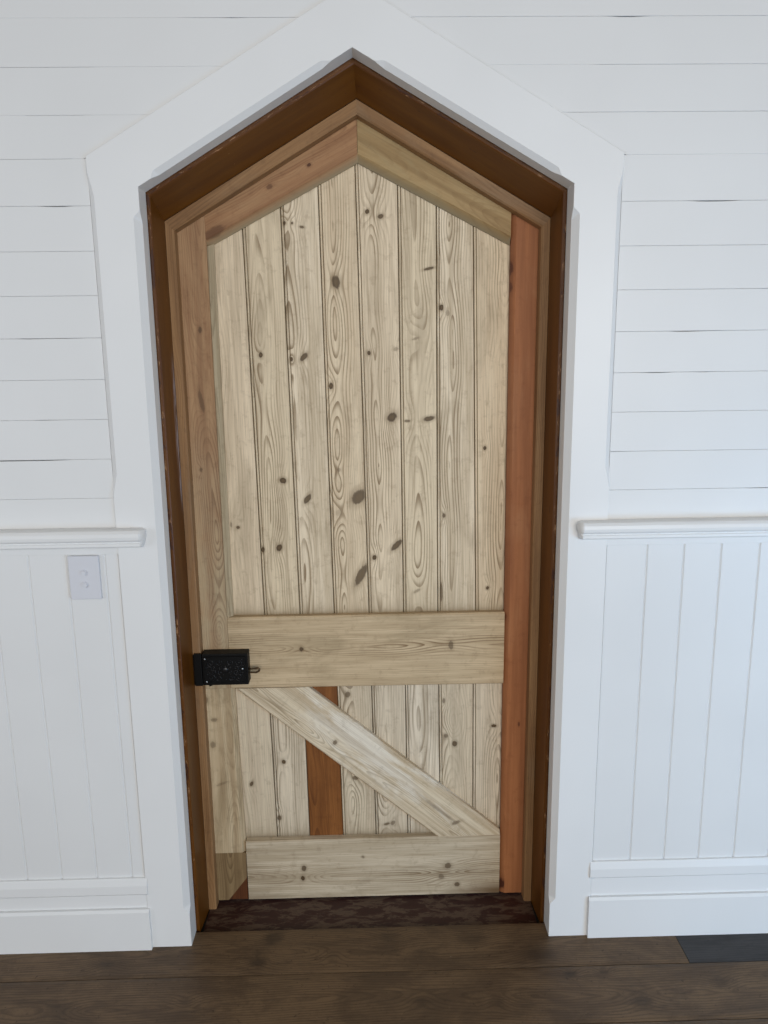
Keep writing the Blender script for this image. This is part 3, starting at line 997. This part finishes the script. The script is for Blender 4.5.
YL = 0.148
X0, X1, Z0, Z1 = -0.4365, -0.3150, 0.6705, 0.7585
lb = bmesh.new()
box(lb, X0, X1, YL, YF - 0.0008, Z0, Z1, 0.002)
lock = mk('rim_lock', lb, M_iron, door, 'black iron rim lock case')
pb = bmesh.new()
box(pb, X0 + 0.006, X1 - 0.006, YL - 0.003, YL, Z0 + 0.007, Z1 - 0.007, 0.001)
fr = 0.003
for (a, b, c, d) in ((X0 + 0.006, X1 - 0.006, Z1 - 0.010, Z1 - 0.007), (X0 + 0.006, X1 - 0.006, Z0 + 0.007, Z0 + 0.010),
                     (X0 + 0.006, X0 + 0.009, Z0 + 0.010, Z1 - 0.010), (X1 - 0.009, X1 - 0.006, Z0 + 0.010, Z1 - 0.010)):
    box(pb, a, b, YL - 0.0045, YL - 0.003, c, d, 0.0004)
mk('cover_plate', pb, M_iron, lock)
rb = bmesh.new()
random.seed(11)
cx, cz = (X0 + X1) / 2, (Z0 + Z1) / 2


def spiral(cx, cz, r0, turns, a0, sgn):
    n = 22
    return [(cx + sgn * r0 * (1 - 0.85 * i / n) * math.cos(a0 + turns * 6.283 * i / n), YL - 0.0038, cz + r0 * (1 - 0.85 * i / n) * math.sin(a0 + turns * 6.283 * i / n))
            for i in range(n + 1)]


for sx in (-1, 1):
    for sz in (-1, 1):
        for (ox, oz, rr, tn) in ((0.036, 0.020, 0.011, 1.4), (0.016, 0.022, 0.009, 1.2), (0.030, 0.006, 0.008, 1.2), (0.013, 0.007, 0.006, 1.0), (0.045, 0.010, 0.005, 1.0)):
            tube(rb, spiral(cx + sx * ox, cz + sz * oz, rr, tn, 1.0 + 2 * ox * 50, sx * sz), 0.0009, 5)
for k in range(24):
    a = random.uniform(X0 + 0.014, X1 - 0.014)
    c = random.uniform(Z0 + 0.014, Z1 - 0.014)
    bmesh.ops.create_icosphere(rb, subdivisions=1, radius=0.0016, matrix=Matrix.Translation((a, YL - 0.0032, c)))
bmesh.ops.create_uvsphere(rb, u_segments=16, v_segments=8, radius=0.008, matrix=Matrix.Translation((cx, YL - 0.003, cz)) @ Matrix.Diagonal((1, 0.35, 1, 1)))
mk('scroll_relief', rb, M_iron_hi, lock, smooth=True)
for (x, z) in ((X0 + 0.009, Z1 - 0.012), (X0 + 0.011, Z0 + 0.012), (X1 - 0.014, Z1 - 0.041)):
    sb = bmesh.new()
    bmesh.ops.create_uvsphere(sb, u_segments=12, v_segments=8, radius=0.0024, matrix=Matrix.Translation((x, YL - 0.0048, z)) @ Matrix.Diagonal((1, 0.5, 1, 1)))
    mk('screw', sb, M_steel, lock, 'bright steel screw head', smooth=True)
# snib lever on the inner end of the case
vb = bmesh.new()
tube(vb, [(X1 - 0.002, 0.163, 0.7085), (X1 + 0.008, 0.163, 0.7090), (X1 + 0.017, 0.161, 0.7105), (X1 + 0.024, 0.160, 0.7120), (X1 + 0.028, 0.160, 0.7090), (X1 + 0.0265, 0.161, 0.7030),
          (X1 + 0.018, 0.163, 0.6985), (X1 + 0.006, 0.164, 0.6985), (X1 - 0.002, 0.164, 0.6985)],
     [0.0022, 0.0024, 0.0028, 0.003, 0.003, 0.003, 0.0026, 0.0022, 0.002], 8)
mk('latch_lever', vb, M_bronze, lock, 'small aged bronze lever', smooth=True)
vb = bmesh.new()
tube(vb, [(-0.409, 0.166, 0.676), (-0.412, 0.166, 0.668), (-0.420, 0.166, 0.663), (-0.424, 0.166, 0.662)], [0.003, 0.003, 0.0026, 0.002], 8)
mk('latch_pull', vb, M_iron, lock, smooth=True)

# keeper on the stop strip
kb = bmesh.new()
box(kb, -0.4570, -0.4372, 0.1475, 0.1546, 0.6690, 0.7600, 0.0015)
box(kb, -0.4590, -0.4555, 0.1485, 0.1546, 0.6720, 0.7570, 0.001)
keeper = mk('lock_keeper', kb, M_iron)
tag(keeper, 'black iron keeper of the rim lock, fixed on the pine stop strip', 'lock keeper')

# ------------------------------------------------------------------ light switch
sw = empty('light_switch', (-0.6662, 0.0035, 0.9635), 'white two-button light switch plate on the wainscot under the left dado rail', 'light switch')
bm = bmesh.new()
box(bm, -0.7025, -0.6300, -0.0035, 0.0066, 0.9635, 1.0705, 0.0018)
mk('face_plate', bm, M_switch, sw, smooth=False)
for z in (1.0297, 1.0000):
    bm = bmesh.new()
    for (r_, y0, y1) in ((0.0078, -0.0062, -0.0034), (0.0060, -0.0085, -0.0062)):
        bmesh.ops.create_cone(bm, cap_ends=True, segments=28, radius1=r_, radius2=r_ * 0.93, depth=y1 - y0,
                              matrix=Matrix.Translation((-0.6662, (y0 + y1) / 2, z)) @ Matrix.Rotation(R(90), 4, 'X'))
    mk('push_button', bm, M_switch, sw)
